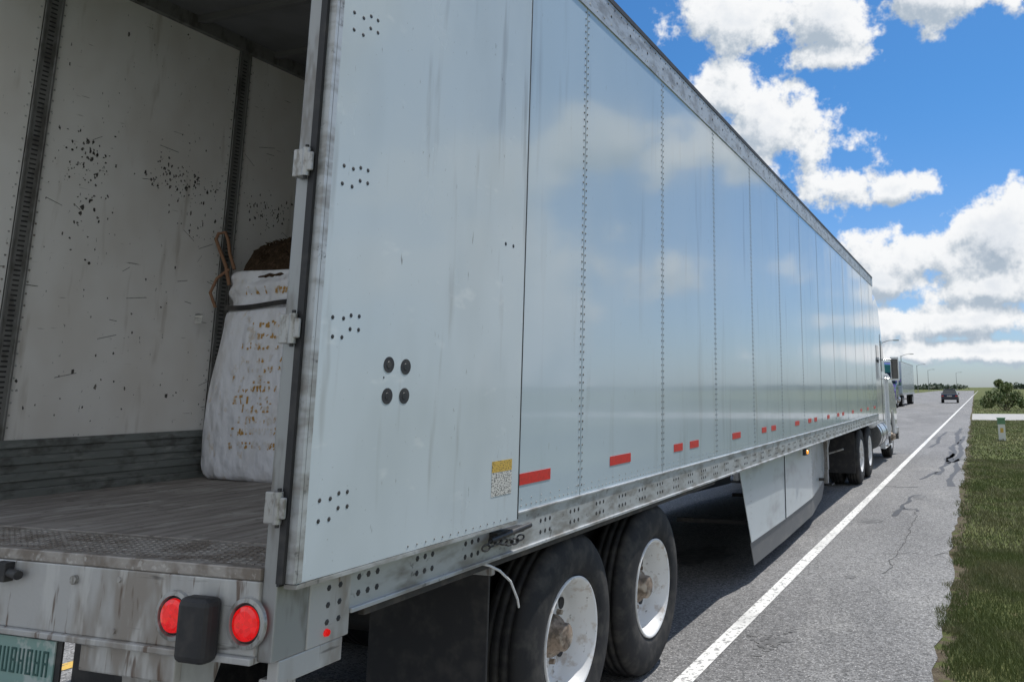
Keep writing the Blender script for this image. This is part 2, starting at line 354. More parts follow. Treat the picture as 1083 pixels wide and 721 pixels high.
# DOOR
M=MB()
x0,x1=.030,.074
M.box(x0,x1,-.005,1.235,1.185,3.98,m_door)
M.build('door_right_panel',TR,bevel=.004)
M=MB()
M.box(x0-.006,x0+.018,-.030,-.006,1.19,3.985,m_dark); M.box(x0+.018,x1+.003,-.018,-.006,1.19,3.985,m_rail)
M.box(x0-.012,x0-.001,-.02,1.24,1.18,1.20,m_dark)
M.box(x0-.006,x1-.002,1.236,1.246,1.19,3.98,m_dark)
M.box(x0,x1+.002,-.004,1.235,1.172,1.184,m_rail)
M.box(x1-.002,x1+.003,-.004,.014,1.19,3.98,m_rail)
for y_,z_ in [(.345,1.82),(.435,1.815),(.345,1.715),(.435,1.715)]:
    M.cyl((x1,y_,z_),(x1+.0012,y_,z_),.027,.027,26,m_dark)
    M.cyl((x1+.001,y_,z_),(x1+.0022,y_,z_),.012,.011,16,m_black)
def cl(y_,z_,dy=.028,dz=.03,r=.0075,nr=2,nc=2):
    for i in range(nr):
        for j in range(nc): M.rivx(x1+.0002,y_+j*2*dy-dy+random.uniform(-.003,.003),z_+i*2*dz-dz,r,m_black,.0012)
for z_ in (2.95,2.42,1.93,1.38): cl(.09,z_,.022)
for z_ in (2.98,2.44,1.95,1.40): cl(.165,z_,.018,.022)
cl(1.10,2.36,.03,.004,.009,1,2); cl(.42,1.78,.1,.003,.004,1,1)
for i in range(14): M.rivx(x1+.0002,.5+i*.05,1.205,.004,m_post,.002)
M.build('door_seals_and_bolts',TR)
M=MB()
M.box(x1-.001,x1+.0012,1.02,1.175,1.40,1.445,m_yel); M.box(x1-.001,x1+.0012,1.02,1.175,1.305,1.398,m_wlab)
M.build('door_label',TR)
M=MB()
M.box(.012,.05,1.12,1.34,1.125,1.15,m_black); M.cyl((.055,1.06,1.13),(.055,1.38,1.145),.012,.012,10,m_black)
for i in range(7): 
    c=Vector((.06,1.02+i*.045,1.11+.012*math.sin(i))); M.tube([c+Vector((.004*math.cos(t),.024*math.cos(t),.012*math.sin(t))) for t in [2*math.pi*k/10 for k in range(11)]],.004,6,m_black)
M.tube([(.0,1.1,1.03),(.02,1.12,1.02),(.03,1.18,.99),(.03,1.27,.93),(.02,1.35,.84),(.01,1.38,.80)],.005,8,m_cord)
M.build('door_holdback_and_cord',TR)
M=MB()
for x in (-.75,-1.85): M.box(x-.05,x+.05,.3,6.2,.86,1.029,m_under)
yy=.35
while yy<16: M.box(-2.53,-.06,yy,yy+.05,1.03,1.169,m_under); yy+=.305
WY=(2.02,3.15)
for y in WY:
    M.cyl((-.3,y,.50),(-2.3,y,.50),.065,.065,16,m_under); M.box(-.9,-.7,y-.35,y+.35,.58,.72,m_under); M.box(-1.9,-1.7,y-.35,y+.35,.58,.72,m_under)
    M.cyl((-.8,y-.25,.76),(-.8,y-.25,.95),.13,.13,16,m_under)
M.cyl((-1.0,4.4,.85),(-1.7,4.4,.85),.14,.14,20,m_under)
M.box(-.68,-.07,1.26,1.272,.18,.97,m_dark); M.box(-2.5,-1.9,1.26,1.272,.18,.97,m_dark)
M.box(-.75,-.04,1.23,1.259,.955,.995,m_galv); M.box(-2.55,-1.85,1.23,1.259,.955,.995,m_galv)
M.box(-.04,-.01,.4,4.4,1.0,1.034,m_under)
for x in (-.52,-2.07):
    M.box(x-.06,x+.06,12.35,12.47,.38,1.05,m_galv); M.box(x-.05,x+.05,12.36,12.46,.16,.38,m_galv); M.box(x-.13,x+.13,12.28,12.54,.13,.16,m_black)
    M.cyl((x,12.45,.6),(x,13.2,1.05),.03,.03,8,m_galv)
M.box(-2.05,-.55,12.38,12.44,.7,.78,m_galv)
M.cyl((-.52,12.41,.62),(-.2,12.41,.72),.015,.015,8,m_galv)
M.build('underframe',TR,bevel=.004)
M=MB()
for y in WY:
    wheel(M,-.03,y,.503); wheel(M,-2.56,y,.503,sgn=1,n=40)
M.build('wheels',TR)
M=MB()
def skirt(path,ztop,zmid,zbot,sgn=1):
    n=len(path)
    for (za,zb,dx,m) in((zmid,ztop,0,m_skirt),(zbot,zmid-.004,-.012,m_rub)):
        for i in range(n-1):
            (xa,ya),(xb,yb)=path[i],path[i+1]
            def yo(y,z): return y+ (0 if i>0 else (1.03-z)*.56)
            t=.006*sgn; dd=dx*sgn
            vs=[]
            for xx in (0,-t):
                vs+=[(xa+dd+xx,yo(ya,za)if i==0 else ya,za),(xb+dd+xx,yb,za),(xb+dd+xx,yb,zb),(xa+dd+xx,yo(ya,zb) if i==0 else ya,zb)]
            M.add(vs,[(0,1,2,3),(7,6,5,4),(0,4,5,1),(1,5,6,2),(2,6,7,3),(3,7,4,0)],m)
skirt([(-.045,5.25),(-.05,7.1),(-.09,8.9),(-.26,10.6),(-.48,12.1)],1.034,.36,.14)
skirt([(-2.545,5.25),(-2.54,7.1),(-2.5,8.9),(-2.33,10.6),(-2.11,12.1)],1.034,.36,.14,-1)
for y,x in ((5.6,-.045),(7.08,-.05),(8.88,-.09),(10.58,-.26)):
    for i in range(12): M.rivx(x+.002,y+.02,.42+i*.05,.005,m_galv)
M.box(-.049,-.043,7.095,7.105,.36,1.03,m_dark)
for y in (6,8,10): M.box(-.9,-.12,y,y+.03,.45,.49,m_under)
M.build('side_skirt',TR)
# ================================================================= BULK BAG
BG=empty('bulk_bag'); BG.location=(0,0,0)
def superbox(cx,cy,z0,z1,hx,hy,fn,nz=22,nth=56,e=5,jit=.008,m=None,seed=1):
    Mx=MB(); r=random.Random(seed); vs=[];fs=[]
    ph=[(r.uniform(0,6),r.uniform(2,7),r.uniform(-4,4)) for _ in range(9)]
    for j in range(nz+1):
        t=j/nz; sx,sy,ox,oy=fn(t)
        for i in range(nth):
            a=2*math.pi*i/nth; c,s_=math.cos(a),math.sin(a); q=(abs(c)**e+abs(s_)**e)**(-1/e)
            w=1+sum(jit*math.sin(k*a+kk*t*4+p) for p,k,kk in [(p,round(k),kk) for p,k,kk in ph])
            vs.append((cx+ox+hx*sx*q*c*w,cy+oy+hy*sy*q*s_*w,z0+(z1-z0)*t+ .006*math.sin(3*a+ph[0][0])))
    for j in range(nz):
        for i in range(nth): fs.append((j*nth+i,j*nth+(i+1)%nth,(j+1)*nth+(i+1)%nth,(j+1)*nth+i))
    fs.append([nz*nth+i for i in range(nth)]); fs.append([i for i in range(nth)][::-1])
    Mx.add(vs,fs,m,True); return Mx
bx,by=-2.0,2.24
def f1(t): 
    b=1.0+.05*math.sin(t*math.pi)-.06*t
    if t<.07: b*=.94+.06*(t/.07)**.5
    if t>.93: b*=1-.09*((t-.93)/.07)**2
    return b,b*.98,.0+.02*t,.02*t
M=superbox(bx,by,1.226,2.25,.50,.48,f1,nz=40,nth=96,e=4.2,jit=.006,m=m_bag,seed=3); M.build('bag_body',BG)
def f2(t):
    b=.97+.06*math.sin(t*math.pi)-.02*t
    return b,b,.0,.03
M=superbox(bx,by,2.24,2.46,.45,.43,f2,nz=16,nth=96,e=3.8,jit=.012,m=m_bag,seed=9); M.build('bag_collar',BG)
M=MB()
def ringstrap(z,hx,hy,h,m,e=4,ox=.0,oy=.02):
    vs=[];n=60
    for zz in (z,z+h):
        for i in range(n):
            a=2*math.pi*i/n;c,s_=math.cos(a),math.sin(a);q=(abs(c)**e+abs(s_)**e)**(-1/e)
            vs.append((bx+ox+hx*q*c,by+oy+hy*q*s_,zz+.012*math.sin(4*a)))
    M.add(vs,[(i,(i+1)%n,n+(i+1)%n,n+i) for i in range(n)],m,True)
ringstrap(2.225,.475,.455,.03,m_black)
lx,ly=bx-.42,by-.38
M.tube([(lx+.06,ly,2.38),(lx+.03,ly-.01,2.50),(lx-.02,ly-.02,2.60),(lx-.06,ly-.02,2.67),(lx-.055,ly-.01,2.71),(lx-.01,ly,2.715),(lx+.02,ly,2.66),(lx+.03,ly+.01,2.58),(lx+.07,ly+.02,2.48)],.010,8,m_strap)
M.tube([(lx+.0,ly-.03,2.24),(lx-.03,ly-.05,2.33),(lx-.01,ly-.03,2.42),(lx+.05,ly,2.48)],.009,8,m_strap)
M.box(lx-.07,lx-.01,ly-.105,ly-.102,2.14,2.20,m_wlab)
M.build('bag_straps',BG)
M=MB(); n=64; vs=[];fs=[]
for j in range(21):
    r=j/20
    for i in range(n):
        a=2*math.pi*i/n; q=(abs(math.cos(a))**3.6+abs(math.sin(a))**3.6)**(-1/3.6)
        z=2.41+.25*(1-r**9)+ (.030*math.sin(6*r*math.cos(a)+1)+.025*math.sin(8*r*math.sin(a)))*(1-r**4)+random.uniform(-.014,.014)*(1-r*.4)
        vs.append((bx+.435*r*q*math.cos(a)*(1+random.uniform(-.015,.015)),by+.03+.415*r*q*math.sin(a),z))
for j in range(20):
    for i in range(n): fs.append((j*n+i,j*n+(i+1)%n,(j+1)*n+(i+1)%n,(j+1)*n+i))
M.add(vs,fs,m_soil,False)
for i in range(1600):
    a=random.uniform(0,6.28);r=.46*math.sqrt(random.random()); s_=random.uniform(.004,.017)
    c=(bx+r*math.cos(a),by+.03+r*math.sin(a)*.93,2.42+.25*(1-(r/.47)**9)+.004)
    M.add([(c[0]+random.uniform(-s_,s_),c[1]+random.uniform(-s_,s_),c[2]+random.uniform(-s_,s_)) for _ in range(4)],[(0,1,2),(0,2,3),(0,3,1),(1,3,2)],m_soil)
M.build('soil',BG)
from mathutils.bvhtree import BVHTree
def glyphs(objname,rows,name):
    ob=bpy.data.objects[objname]; bvh=BVHTree.FromPolygons([v.co for v in ob.data.vertices],[p.vertices for p in ob.data.polygons])
    Mg=MB()
    for (xa,xb,z,h) in rows:
        x=xa+random.uniform(-.03,.08); xb=xb+random.uniform(-.16,.02)
        while x<xb:
            w=h*random.uniform(.35,.6)
            if random.random()<.22: x+=w+h*.4; continue
            for st in range(random.randint(1,3)):
                a=(x+random.choice([0,w]),z+random.choice([0,h])+random.gauss(0,.004)); b=(x+random.choice([0,w*.9]),z+random.choice([h*.5,h,0]))
                if math.hypot(a[0]-b[0],a[1]-b[1])<.004: continue
                q=[]
                tw=random.uniform(.003,.008)
                dx,dz=b[0]-a[0],b[1]-a[1]; l=math.hypot(dx,dz)+1e-6; nx,nz_=-dz/l*tw,dx/l*tw
                for (px_,pz_) in((a[0]+nx,a[1]+nz_),(b[0]+nx,b[1]+nz_),(b[0]-nx,b[1]-nz_),(a[0]-nx,a[1]-nz_)):
                    h_=bvh.ray_cast(Vector((px_,0.5,pz_)),Vector((0,1,0)))
                    if h_[0] is None: q=None;break
                    q.append((px_,h_[0].y-.0025,pz_))
                if q: Mg.add(q,[(0,1,2,3)],m_print)
            x+=w+h*random.uniform(.2,.6)
    Mg.build(name,BG)
glyphs('bag_body',[(-2.14,-1.72,1.42+.062*i+random.uniform(-.012,.012),random.uniform(.028,.044)) for i in range(12)],'bag_lettering')
glyphs('bag_collar',[(-2.2,-1.75,2.31,.04)],'collar_lettering')
# ================================================================= TRACTOR
def tractor(name,paint,yoff=0):
    T=empty(name)
    M=MB(); X0,X1=-2.50,-.10
    cab=[(17.0,.85),(17.0,3.72),(17.9,3.92),(18.5,3.72),(18.95,3.1),(19.55,2.05),(19.6,.85)]
    M.prism(cab,X0+.08,X1-.04,paint)
    M.build('cab_and_sleeper',T,bevel=.12,seg=5)
    M=MB()
    arc=[(20.2+.62*math.cos(RAD(a)),.55+.60*math.sin(RAD(a))) for a in range(0,181,15)]
    hood=[(19.5,2.08),(20.3,1.98),(21.0,1.78),(21.4,1.45),(21.5,1.0),(21.5,.5)]+arc+[(19.5,.55)]
    M.prism(hood,X0+.06,X1+.02,paint); M.build('hood_and_fenders',T,bevel=.06,seg=4)
    M=MB()
    for xs in (X1-.038,X0+.078):
        e=.006*(1 if xs>-1 else -1)
        M.prism([(18.62,2.12),(18.62,2.85),(18.95,2.85),(19.36,2.12)],xs,xs+e,m_glass)
        M.prism([(17.6,2.3),(17.6,2.7),(18.1,2.7),(18.1,2.3)],xs,xs+e,m_glass)
        M.box(xs-.001,xs+e*.8,18.5,18.52,.95,3.0,m_dark)
    M.add([(X0+.25,19.0+.03,3.02),(X1-.21,19.0+.03,3.02),(X1-.16,19.56,2.10),(X0+.2,19.56,2.10)],[(0,1,2,3)],m_glass)
    M.box(X0+.7,X1-.7,21.48,21.52,.75,1.5,m_dark)
    for i in range(7): M.box(X0+.72,X1-.72,21.515,21.53,.80+i*.1,.83+i*.1,m_chrome)
    M.box(X0,X1+.05,21.38,21.62,.38,.68,m_chrome)
    M.box(X0+.12,X0+.5,21.40,21.53,1.0,1.25,m_hl); M.box(X1-.5,X1-.12,21.40,21.53,1.0,1.25,m_hl)
    M.build('glass_and_grille',T,bevel=.003,seg=1)
    M=MB()
    for s_,xe in ((1,X1-.04),(-1,X0+.08)):
        M.tube([(xe,19.35,2.42),(xe+s_*.22,19.45,2.42)],.02,8,m_chrome); M.tube([(xe,19.35,1.95),(xe+s_*.22,19.45,1.95)],.02,8,m_chrome)
        M.box(min(xe+s_*.14,xe+s_*.34),max(xe+s_*.14,xe+s_*.34),19.42,19.52,1.90,2.48,paint)
        M.box(min(xe+s_*.16,xe+s_*.32),max(xe+s_*.16,xe+s_*.32),19.41,19.425,1.95,2.43,m_glass)
        xc=xe-s_*.22
        M.cyl((xc,17.2,.68),(xc,18.7,.68),.30,.30,28,m_alu)
        for y in (17.5,18.4): M.cyl((xc,y,.68),(xc,y+.06,.68),.306,.306,28,m_dark)
        for z in (.35,.62): M.box(xc-.25,xc+.28*s_ if s_>0 else xc+.25,18.8,19.5,z,z+.04,m_chrome)
        M.box(min(xe,xe-s_*.12),max(xe,xe-s_*.12),18.72,19.58,.30,.95,paint)
    M.box(-1.75,-1.65,13.2,21,.7,.95,m_under); M.box(-.95,-.85,13.2,21,.7,.95,m_under)
    M.box(-1.7,-.9,14.1,15,.95,1.03,m_under)
    for x in (-.42,-2.18): M.box(x-.3,x+.3,13.22,13.235,.25,.95,m_dark)
    for y in (13.9,15.2,20.2): M.cyl((-.3,y,.5),(-2.3,y,.5),.07,.07,12,m_under)
    M.build('mirrors_tanks_chassis',T,bevel=.01)
    M=MB()
    for y in (13.9,15.2): wheel(M,-.08,y,.503,n=40); wheel(M,-2.52,y,.503,sgn=1,n=32)
    wheel(M,-.12,20.2,.503,dish=False,dual=False,n=40); wheel(M,-2.48,20.2,.503,sgn=1,dish=False,dual=False,n=32)
    M.build('truck_wheels',T)
    return T
tractor('semi_truck',m_cabw)
T2=tractor('semi_truck',m_blue); T2.name='semi_truck.001'
T2.rotation_euler=(0,0,math.pi); T2.location=(-6.9,93.5,0)
TR2=empty('semi_trailer'); TR2.name='semi_trailer.001'
M=MB(); M.box(-2.59,0,0,16.15,1.2,4.08,m_side); M.build('box_body',TR2,bevel=.03)
M=MB(); M.box(-2.60,.01,0,16.15,1.03,1.199,m_rail); M.box(-2.60,.01,0,16.15,4.081,4.10,m_rail)
for k in range(13): M.box(.0,.012,.7+k*1.22,.76+k*1.22,1.2,4.07,m_rail); M.box(-2.602,-2.59,.7+k*1.22,.76+k*1.22,1.2,4.07,m_rail)
for x in (-.52,-2.07): M.box(x-.06,x+.06,12.3,12.42,.13,1.02,m_galv)
M.box(-2.4,-.2,.1,.2,.45,.56,m_galv); M.box(-.8,-.7,.1,.2,.56,1.02,m_galv); M.box(-1.9,-1.8,.1,.2,.56,1.02,m_galv); M.build('rails',TR2)
M=MB(); [wheel(M,-.03,y,.503,n=32) for y in (1.9,3.12)]; [wheel(M,-2.56,y,.503,sgn=1,n=32) for y in (1.9,3.12)]; M.build('wheels',TR2)
TR2.rotation_euler=(0,0,math.pi); TR2.location=(-6.9,93.5,0)
# ================================================================= CAR
CR=empty('parked_car'); 
M=MB()
M.prism([(-2.25,.35),(-2.3,.75),(-2.2,.98),(-1.3,1.02),(1.0,1.0),(2.05,.85),(2.3,.6),(2.28,.32)],-.9,.9,m_carp); M.build('body',CR,bevel=.12,seg=4)
M=MB()
vs=[(-.80,-1.75,1.0),(.80,-1.75,1.0),(.80,1.15,.98),(-.80,1.15,.98),(-.62,-1.2,1.47),(.62,-1.2,1.47),(.62,.35,1.47),(-.62,.35,1.47)]
M.add(vs,[(0,1,5,4),(1,2,6,5),(2,3,7,6),(3,0,4,7)],m_glass)
M.box(-.64,.64,-1.22,.37,1.465,1.50,m_carp)
for s_ in (-1,1):
    M.box(min(s_*.6,s_*.86),max(s_*.6,s_*.86),-2.32,-2.24,.72,.82,m_red); M.box(min(s_*.55,s_*.85),max(s_*.55,s_*.85),2.22,2.31,.58,.70,m_hl)
    M.box(min(s_*.86,s_*1.0),max(s_*.86,s_*1.0),.75,.85,.95,1.08,m_carp)
M.box(-.26,.26,-2.315,-2.29,.70,.82,m_wlab); M.build('greenhouse_and_lights',CR,bevel=.02)
M=MB()
for s_ in (-1,1):
    for y in (-1.4,1.4): 
        M.cyl((s_*.92,y,.33),(s_*.70,y,.33),.33,.33,28,m_tire); M.cyl((s_*.925,y,.33),(s_*.90,y,.33),.20,.20,20,m_chrome)
M.build('wheels',CR)
CR.location=(-.75,98,0)
# ================================================================= SETTING
def sheet(name,x0,x1,y0,y1,z,m,poly=None):
    M=MB(); vs=poly or [(x0,y0,z),(x1,y0,z),(x1,y1,z),(x0,y1,z)]
    M.add(vs,[list(range(len(vs)))],m); return M.build(name)
sheet('ground',-3000,3000,-3000,3000,-.012,m_ground)
pr=[];y=-30
while y<420: pr.append((1.62+.03*math.sin(y*1.3)+random.uniform(-.025,.025),y)); y+=.25 if y<40 else 4
M=MB(); vs=[];fs=[]
for i,(x,y) in enumerate(pr): vs+=[(-15,y,0),(x,y,0)]
for i in range(len(pr)-1): fs.append((2*i,2*i+1,2*i+3,2*i+2))
M.add(vs,fs,m_asph); M.build('road')
M=MB(); vs=[];fs=[]
for i,(x,y) in enumerate(pr): vs+=[(x-.05,y,-.006),(x+.10+random.uniform(-.05,.08),y,-.006)]
for i in range(len(pr)-1): fs.append((2*i,2*i+1,2*i+3,2*i+2))
M.add(vs,fs,m_dirt); M.build('verge_soil')
def xl(y): return .125+.0078*(y-3)
sheet('road_edge_line',0,0,0,0,.004,m_line,poly=[(xl(-30),-30,.004),(xl(-30)+.115,-30,.004),(xl(400)+.115,400,.004),(xl(400),400,.004)])
sheet('parking_line',-3.75,-3.62,-20,60,.004,m_yline)
M=MB()
for k in range(12): M.add([(-7.6,6+k*12,.004),(-7.48,6+k*12,.004),(-7.48,9+k*12,.004),(-7.6,9+k*12,.004)],[(0,1,2,3)],m_line)
M.build('lane_dashes')
M=MB()
def tar(pts,w,m=None,st=.18,j=.012):
    q=[]
    for a,b in zip(pts[:-1],pts[1:]):
        n=max(1,int(math.hypot(b[0]-a[0],b[1]-a[1])/st))
        for i in range(n): t=i/n; q.append((a[0]+(b[0]-a[0])*t+random.gauss(0,j),a[1]+(b[1]-a[1])*t+random.gauss(0,j)))
    pts=q+[pts[-1]]; vs=[]
    for i,(x,y) in enumerate(pts):
        a=pts[max(0,i-1)];b=pts[min(len(pts)-1,i+1)];dx,dy=b[0]-a[0],b[1]-a[1];l=math.hypot(dx,dy)+1e-6;ww=w*random.uniform(.5,1.35)
        vs+=[(x-dy/l*ww,y+dx/l*ww,.0035),(x+dy/l*ww,y-dx/l*ww,.0035)]
    M.add(vs,[(2*i,2*i+1,2*i+3,2*i+2) for i in range(len(pts)-1)],m or m_tar)
tar([(.78,10.1),(.80,10.5),(.86,10.9),(.83,11.3),(.88,11.8),(.84,12.2),(.90,12.5),(1.0,12.6)],.035); tar([(.86,10.9),(.95,10.8),(1.02,10.9),(1.08,10.7)],.025)
tar([(1.12,16),(1.22,16.8),(1.15,17.6),(1.25,18.6),(1.18,19.8),(1.3,21),(1.2,22.5)],.06,st=.4); tar([(1.25,18.6),(1.4,19.2),(1.5,20)],.05,st=.4)
tar([(1.3,19),(1.25,20.4),(1.35,22),(1.2,24),(1.33,27),(1.22,31),(1.3,36)],.08,st=.6); tar([(.85,15.0),(.95,15.5),(1.0,16.0),(1.1,16.6)],.035,st=.3)
tar([(.25,13.6),(.45,13.7),(.62,13.55),(.9,13.7)],.018); tar([(.6,24),(.75,26),(.66,29),(.8,33)],.05,st=.6)
tar([(1.45,14),(1.38,15.5),(1.5,17),(1.42,19),(1.5,22),(1.4,26),(1.5,30)],.06,st=.5)
M.build('tar_crack_seals')
M=MB()
for (xa,ya,xb,yb) in [(.9,7.4,1.6,7.6),(1.0,6.4,1.1,8.9),(1.1,8.9,1.05,10.7),(.5,15,1.6,15.2),(-.6,8.2,.1,8.3),(.3,18.2,1.1,18.1),(.3,22,1.2,22.2)]:
    n=8; pts=[(xa+(xb-xa)*i/n+random.gauss(0,.03),ya+(yb-ya)*i/n+random.gauss(0,.05)) for i in range(n+1)]
    tar(pts,.004,m_crack,.05,.006)
M.build('asphalt_cracks')
M=MB()
for (cx,cy,rx,ry) in [(.56,9.6,.14,.22),(.75,6.2,.05,.07),(-.9,6.8,.3,.5),(1.0,12.3,.1,.3)]:
    vs=[]
    for i in range(28):
        t=2*math.pi*i/28;q=random.uniform(.65,1.2); vs.append((cx+rx*q*math.cos(t),cy+ry*q*math.sin(t),.003))
    M.add(vs,[list(range(28))],m_stain)
for _ in range(60):
    cx=.50+random.gauss(0,.07); cy=3.98+random.gauss(0,.10); r_=random.uniform(.008,.035); n=random.randint(7,11)
    M.add([(cx+r_*random.uniform(.6,1.2)*math.cos(2*math.pi*i/n),cy+r_*random.uniform(.6,1.2)*math.sin(2*math.pi*i/n),.0030+_*1e-5) for i in range(n)],[list(range(n))],m_stain)
M.build('oil_stains')
sheet('driveway',1.7,30,46,57,-.003,m_conc)
def blades(name,N,x0,x1,y0,y1,h0,h1,w0,w1,edge=True,seed=1):
    r=np.random.default_rng(seed)
    x=r.uniform(x0,x1,N); y=r.uniform(y0,y1,N)
    if edge:
        e=1.62+.06*np.sin(y*2.1)+.05*np.sin(y*5.7+1)+.04*np.sin(y*13)
        keep=(x>e+r.exponential(.05,N)*.7)&~((y>45.5)&(y<57.5)); x=x[keep];y=y[keep]
    dn=.55+.45*np.sin(x*4.1+np.sin(y*3))*np.sin(y*3.3+np.sin(x*2.7)); k=r.uniform(0,1,len(x))<np.clip(.45+dn*.6,0,1); x=x[k];y=y[k]
    n=len(x); h=r.uniform(h0,h1,n)*(1+.3*np.sin(x*3+y*2)); w=r.uniform(w0,w1,n); a=r.uniform(0,2*np.pi,n); l=r.uniform(0,1.1,n)*h; b=r.uniform(0,2*np.pi,n)
    v=np.zeros((n,3,3)); v[:,0]=np.stack([x-w*np.cos(a),y-w*np.sin(a),np.full(n,-.01)],1); v[:,1]=np.stack([x+w*np.cos(a),y+w*np.sin(a),np.full(n,-.01)],1)
    v[:,2]=np.stack([x+l*np.cos(b),y+l*np.sin(b),h],1)
    me=bpy.data.meshes.new(name); me.vertices.add(n*3); me.vertices.foreach_set('co',v.ravel()); me.loops.add(n*3); me.loops.foreach_set('vertex_index',np.arange(n*3))
    me.polygons.add(n); me.polygons.foreach_set('loop_start',np.arange(n)*3); me.update(calc_edges=True); me.materials.append(m_blade)
    return me
G=empty('grass')
for i,a in enumerate([(130000,1.56,4.0,2.2,8,.015,.045,.002,.0045),(90000,1.56,6.5,8,20,.02,.05,.004,.009),(60000,1.6,14,20,46,.03,.06,.008,.02),(30000,1.7,40,57,120,.04,.09,.02,.05)]):
    me=blades('blades',*a,seed=i+3); o=bpy.data.objects.new('blades',me); COL.objects.link(o); o.parent=G
def foliage(M,c,r,n,s,m,rr):
    for _ in range(n):
        while True:
            p=(rr.uniform(-1,1),rr.uniform(-1,1),rr.uniform(-1,1)); d=math.sqrt(sum(q*q for q in p))
            if .35<d<1: break
        p=Vector((c[0]+p[0]*r[0],c[1]+p[1]*r[1],c[2]+p[2]*r[2])); a=Vector((rr.gauss(0,1),rr.gauss(0,1),rr.gauss(0,1))).normalized(); b=a.orthogonal().normalized()
        q=s*rr.uniform(.6,1.4); M.add([p+a*q,p+b*q*.6,p-a*q,p-b*q*.6],[(0,1,2,3)],m)
rr=random.Random(4)
BU=empty('bush'); M=MB()
for (dx,dz,r) in [(-1.1,.6,.6),(-.5,1.1,.75),(.2,.8,.85),(.9,1.0,.6),(.3,1.7,.5),(-.2,2.0,.35),(1.35,.5,.4)]:
    foliage(M,(3.9+dx,66+rr.uniform(-.6,.6),dz),(r,r,r*.8),330,.10,m_leaf,rr)
M.build('crown',BU)
M=MB()
for i in range(7): M.cyl((4+rr.uniform(-.3,.3),66,-.01),(4+rr.uniform(-1.3,1.3),66+rr.uniform(-.5,.5),1.3),.035,.012,6,m_bark)
M.build('stems',BU)
M=MB()
for i in range(240):
    x=rr.uniform(-330,420); y=rr.uniform(620,760); h=rr.uniform(2.0,5.0)
    for k in range(3): foliage(M,(x+rr.uniform(-6,6),y,h*.5*rr.uniform(.6,1.1)),(rr.uniform(5,10),3,h*.5),30,1.2,m_fleaf,rr)
M.build('distant_trees')
M=MB(); M.box(2.60,2.82,27.9,28.1,-.01,.52,m_pedw); M.box(2.59,2.83,27.89,28.11,.52,.70,m_pedg); M.box(2.57,2.85,27.87,28.13,.70,.73,m_pedg); M.box(2.66,2.76,27.894,27.899,.25,.40,m_yel)
M.build('utility_pedestal',None,bevel=.015)
for i,(x,y,h) in enumerate([(-13.5,150,9.6),(-16,226,10),(-18.5,330,10),(-19.5,430,10),(-8,520,10)]):
    E=empty('street_lamp'); M=MB()
    M.cyl((0,0,0),(0,0,h),.15,.09,12,m_lampg); M.tube([(0,0,h-.3),(.5,0,h+.05),(1.5,0,h+.35),(2.6,0,h+.4)],.06,8,m_lampg); M.cyl((0,0,0),(0,0,.5),.25,.22,12,m_conc)
    M.build('pole',E); M=MB(); M.box(2.3,3.3,-.18,.18,h+.30,h+.46,m_lampg); M.box(2.4,3.2,-.13,.13,h+.27,h+.30,m_hl); M.build('luminaire',E,bevel=.03)
    E.location=(x,y,-.01)
# ================================================================= SKY
W=bpy.data.worlds.new('World'); sc.world=W; W.use_nodes=True; nt=W.node_tree; nt.nodes.clear()
SUN_AZ,SUN_EL=20,60
out=nt.nodes.new('ShaderNodeOutputWorld'); bg=nt.nodes.new('ShaderNodeBackground'); bg.inputs['Strength'].default_value=.11
nt.links.new(bg.outputs[0],out.inputs[0])
sky=nt.nodes.new('ShaderNodeTexSky'); sky.sky_type='NISHITA'; sky.sun_disc=False; sky.sun_elevation=RAD(SUN_EL); sky.sun_rotation=RAD(SUN_AZ); sky.air_density=1.0; sky.dust_density=.6; sky.ozone_density=1.5
g=bpy.data.node_groups.new('cloud_field','ShaderNodeTree')
g.interface.new_socket('Vector',in_out='INPUT',socket_type='NodeSocketVector'); g.interface.new_socket('Value',in_out='OUTPUT',socket_type='NodeSocketFloat')
gi=g.nodes.new('NodeGroupInput'); go=g.nodes.new('NodeGroupOutput')
def N(t,**k):
    n=g.nodes.new(t)
    for a,b in k.items(): setattr(n,a,b)
    return n
def lk(a,b): g.links.new(a,b)
def noise(src,scale,det,rough=.55):
    n=N('ShaderNodeTexNoise'); n.inputs['Scale'].default_value=scale; n.inputs['Detail'].default_value=det; n.inputs['Roughness'].default_value=rough; lk(src,n.inputs['Vector']); return n
sx=N('ShaderNodeSeparateXYZ'); lk(gi.outputs[0],sx.inputs[0])
at=N('ShaderNodeMath',operation='ARCTAN2'); lk(sx.outputs[0],at.inputs[0]); lk(sx.outputs[1],at.inputs[1])
asn=N('ShaderNodeMath',operation='ARCSINE'); lk(sx.outputs[2],asn.inputs[0])
cb=N('ShaderNodeCombineXYZ'); lk(at.outputs[0],cb.inputs[0]); lk(asn.outputs[0],cb.inputs[1])
blobs=[(-14.8,25.0,5.4,2.4),(-8.6,24.8,3.8,2.1),(0,25.6,6.0,2.3),(-8.9,22.3,3.6,1.0),
 (-16.1,20.2,3.4,2.5),(-13.3,17.8,4.2,3.3),(-9.8,16.4,3.0,2.4),(-8.0,13.8,3.6,1.9),(-4.1,13.3,2.8,1.1),
 (-2.4,8.3,4.8,2.5),(2.6,9.3,4.2,2.8),(-5.6,6.9,3.4,1.3),(1.5,6.6,5,1.5),
 (-.5,4.3,7.5,1.2),(1.0,2.3,9.0,.8),
 (24,17,5,2.4),(34,14,7,2.6),(14,17,4,2.4),(51,17,8,3.8),(34,8,14,1.8),(140,24,34,20),(-145,24,34,20),(179,22,24,18)]  # broad rear blobs: unseen clouds added behind the camera to brighten the trailer interior
cur=None
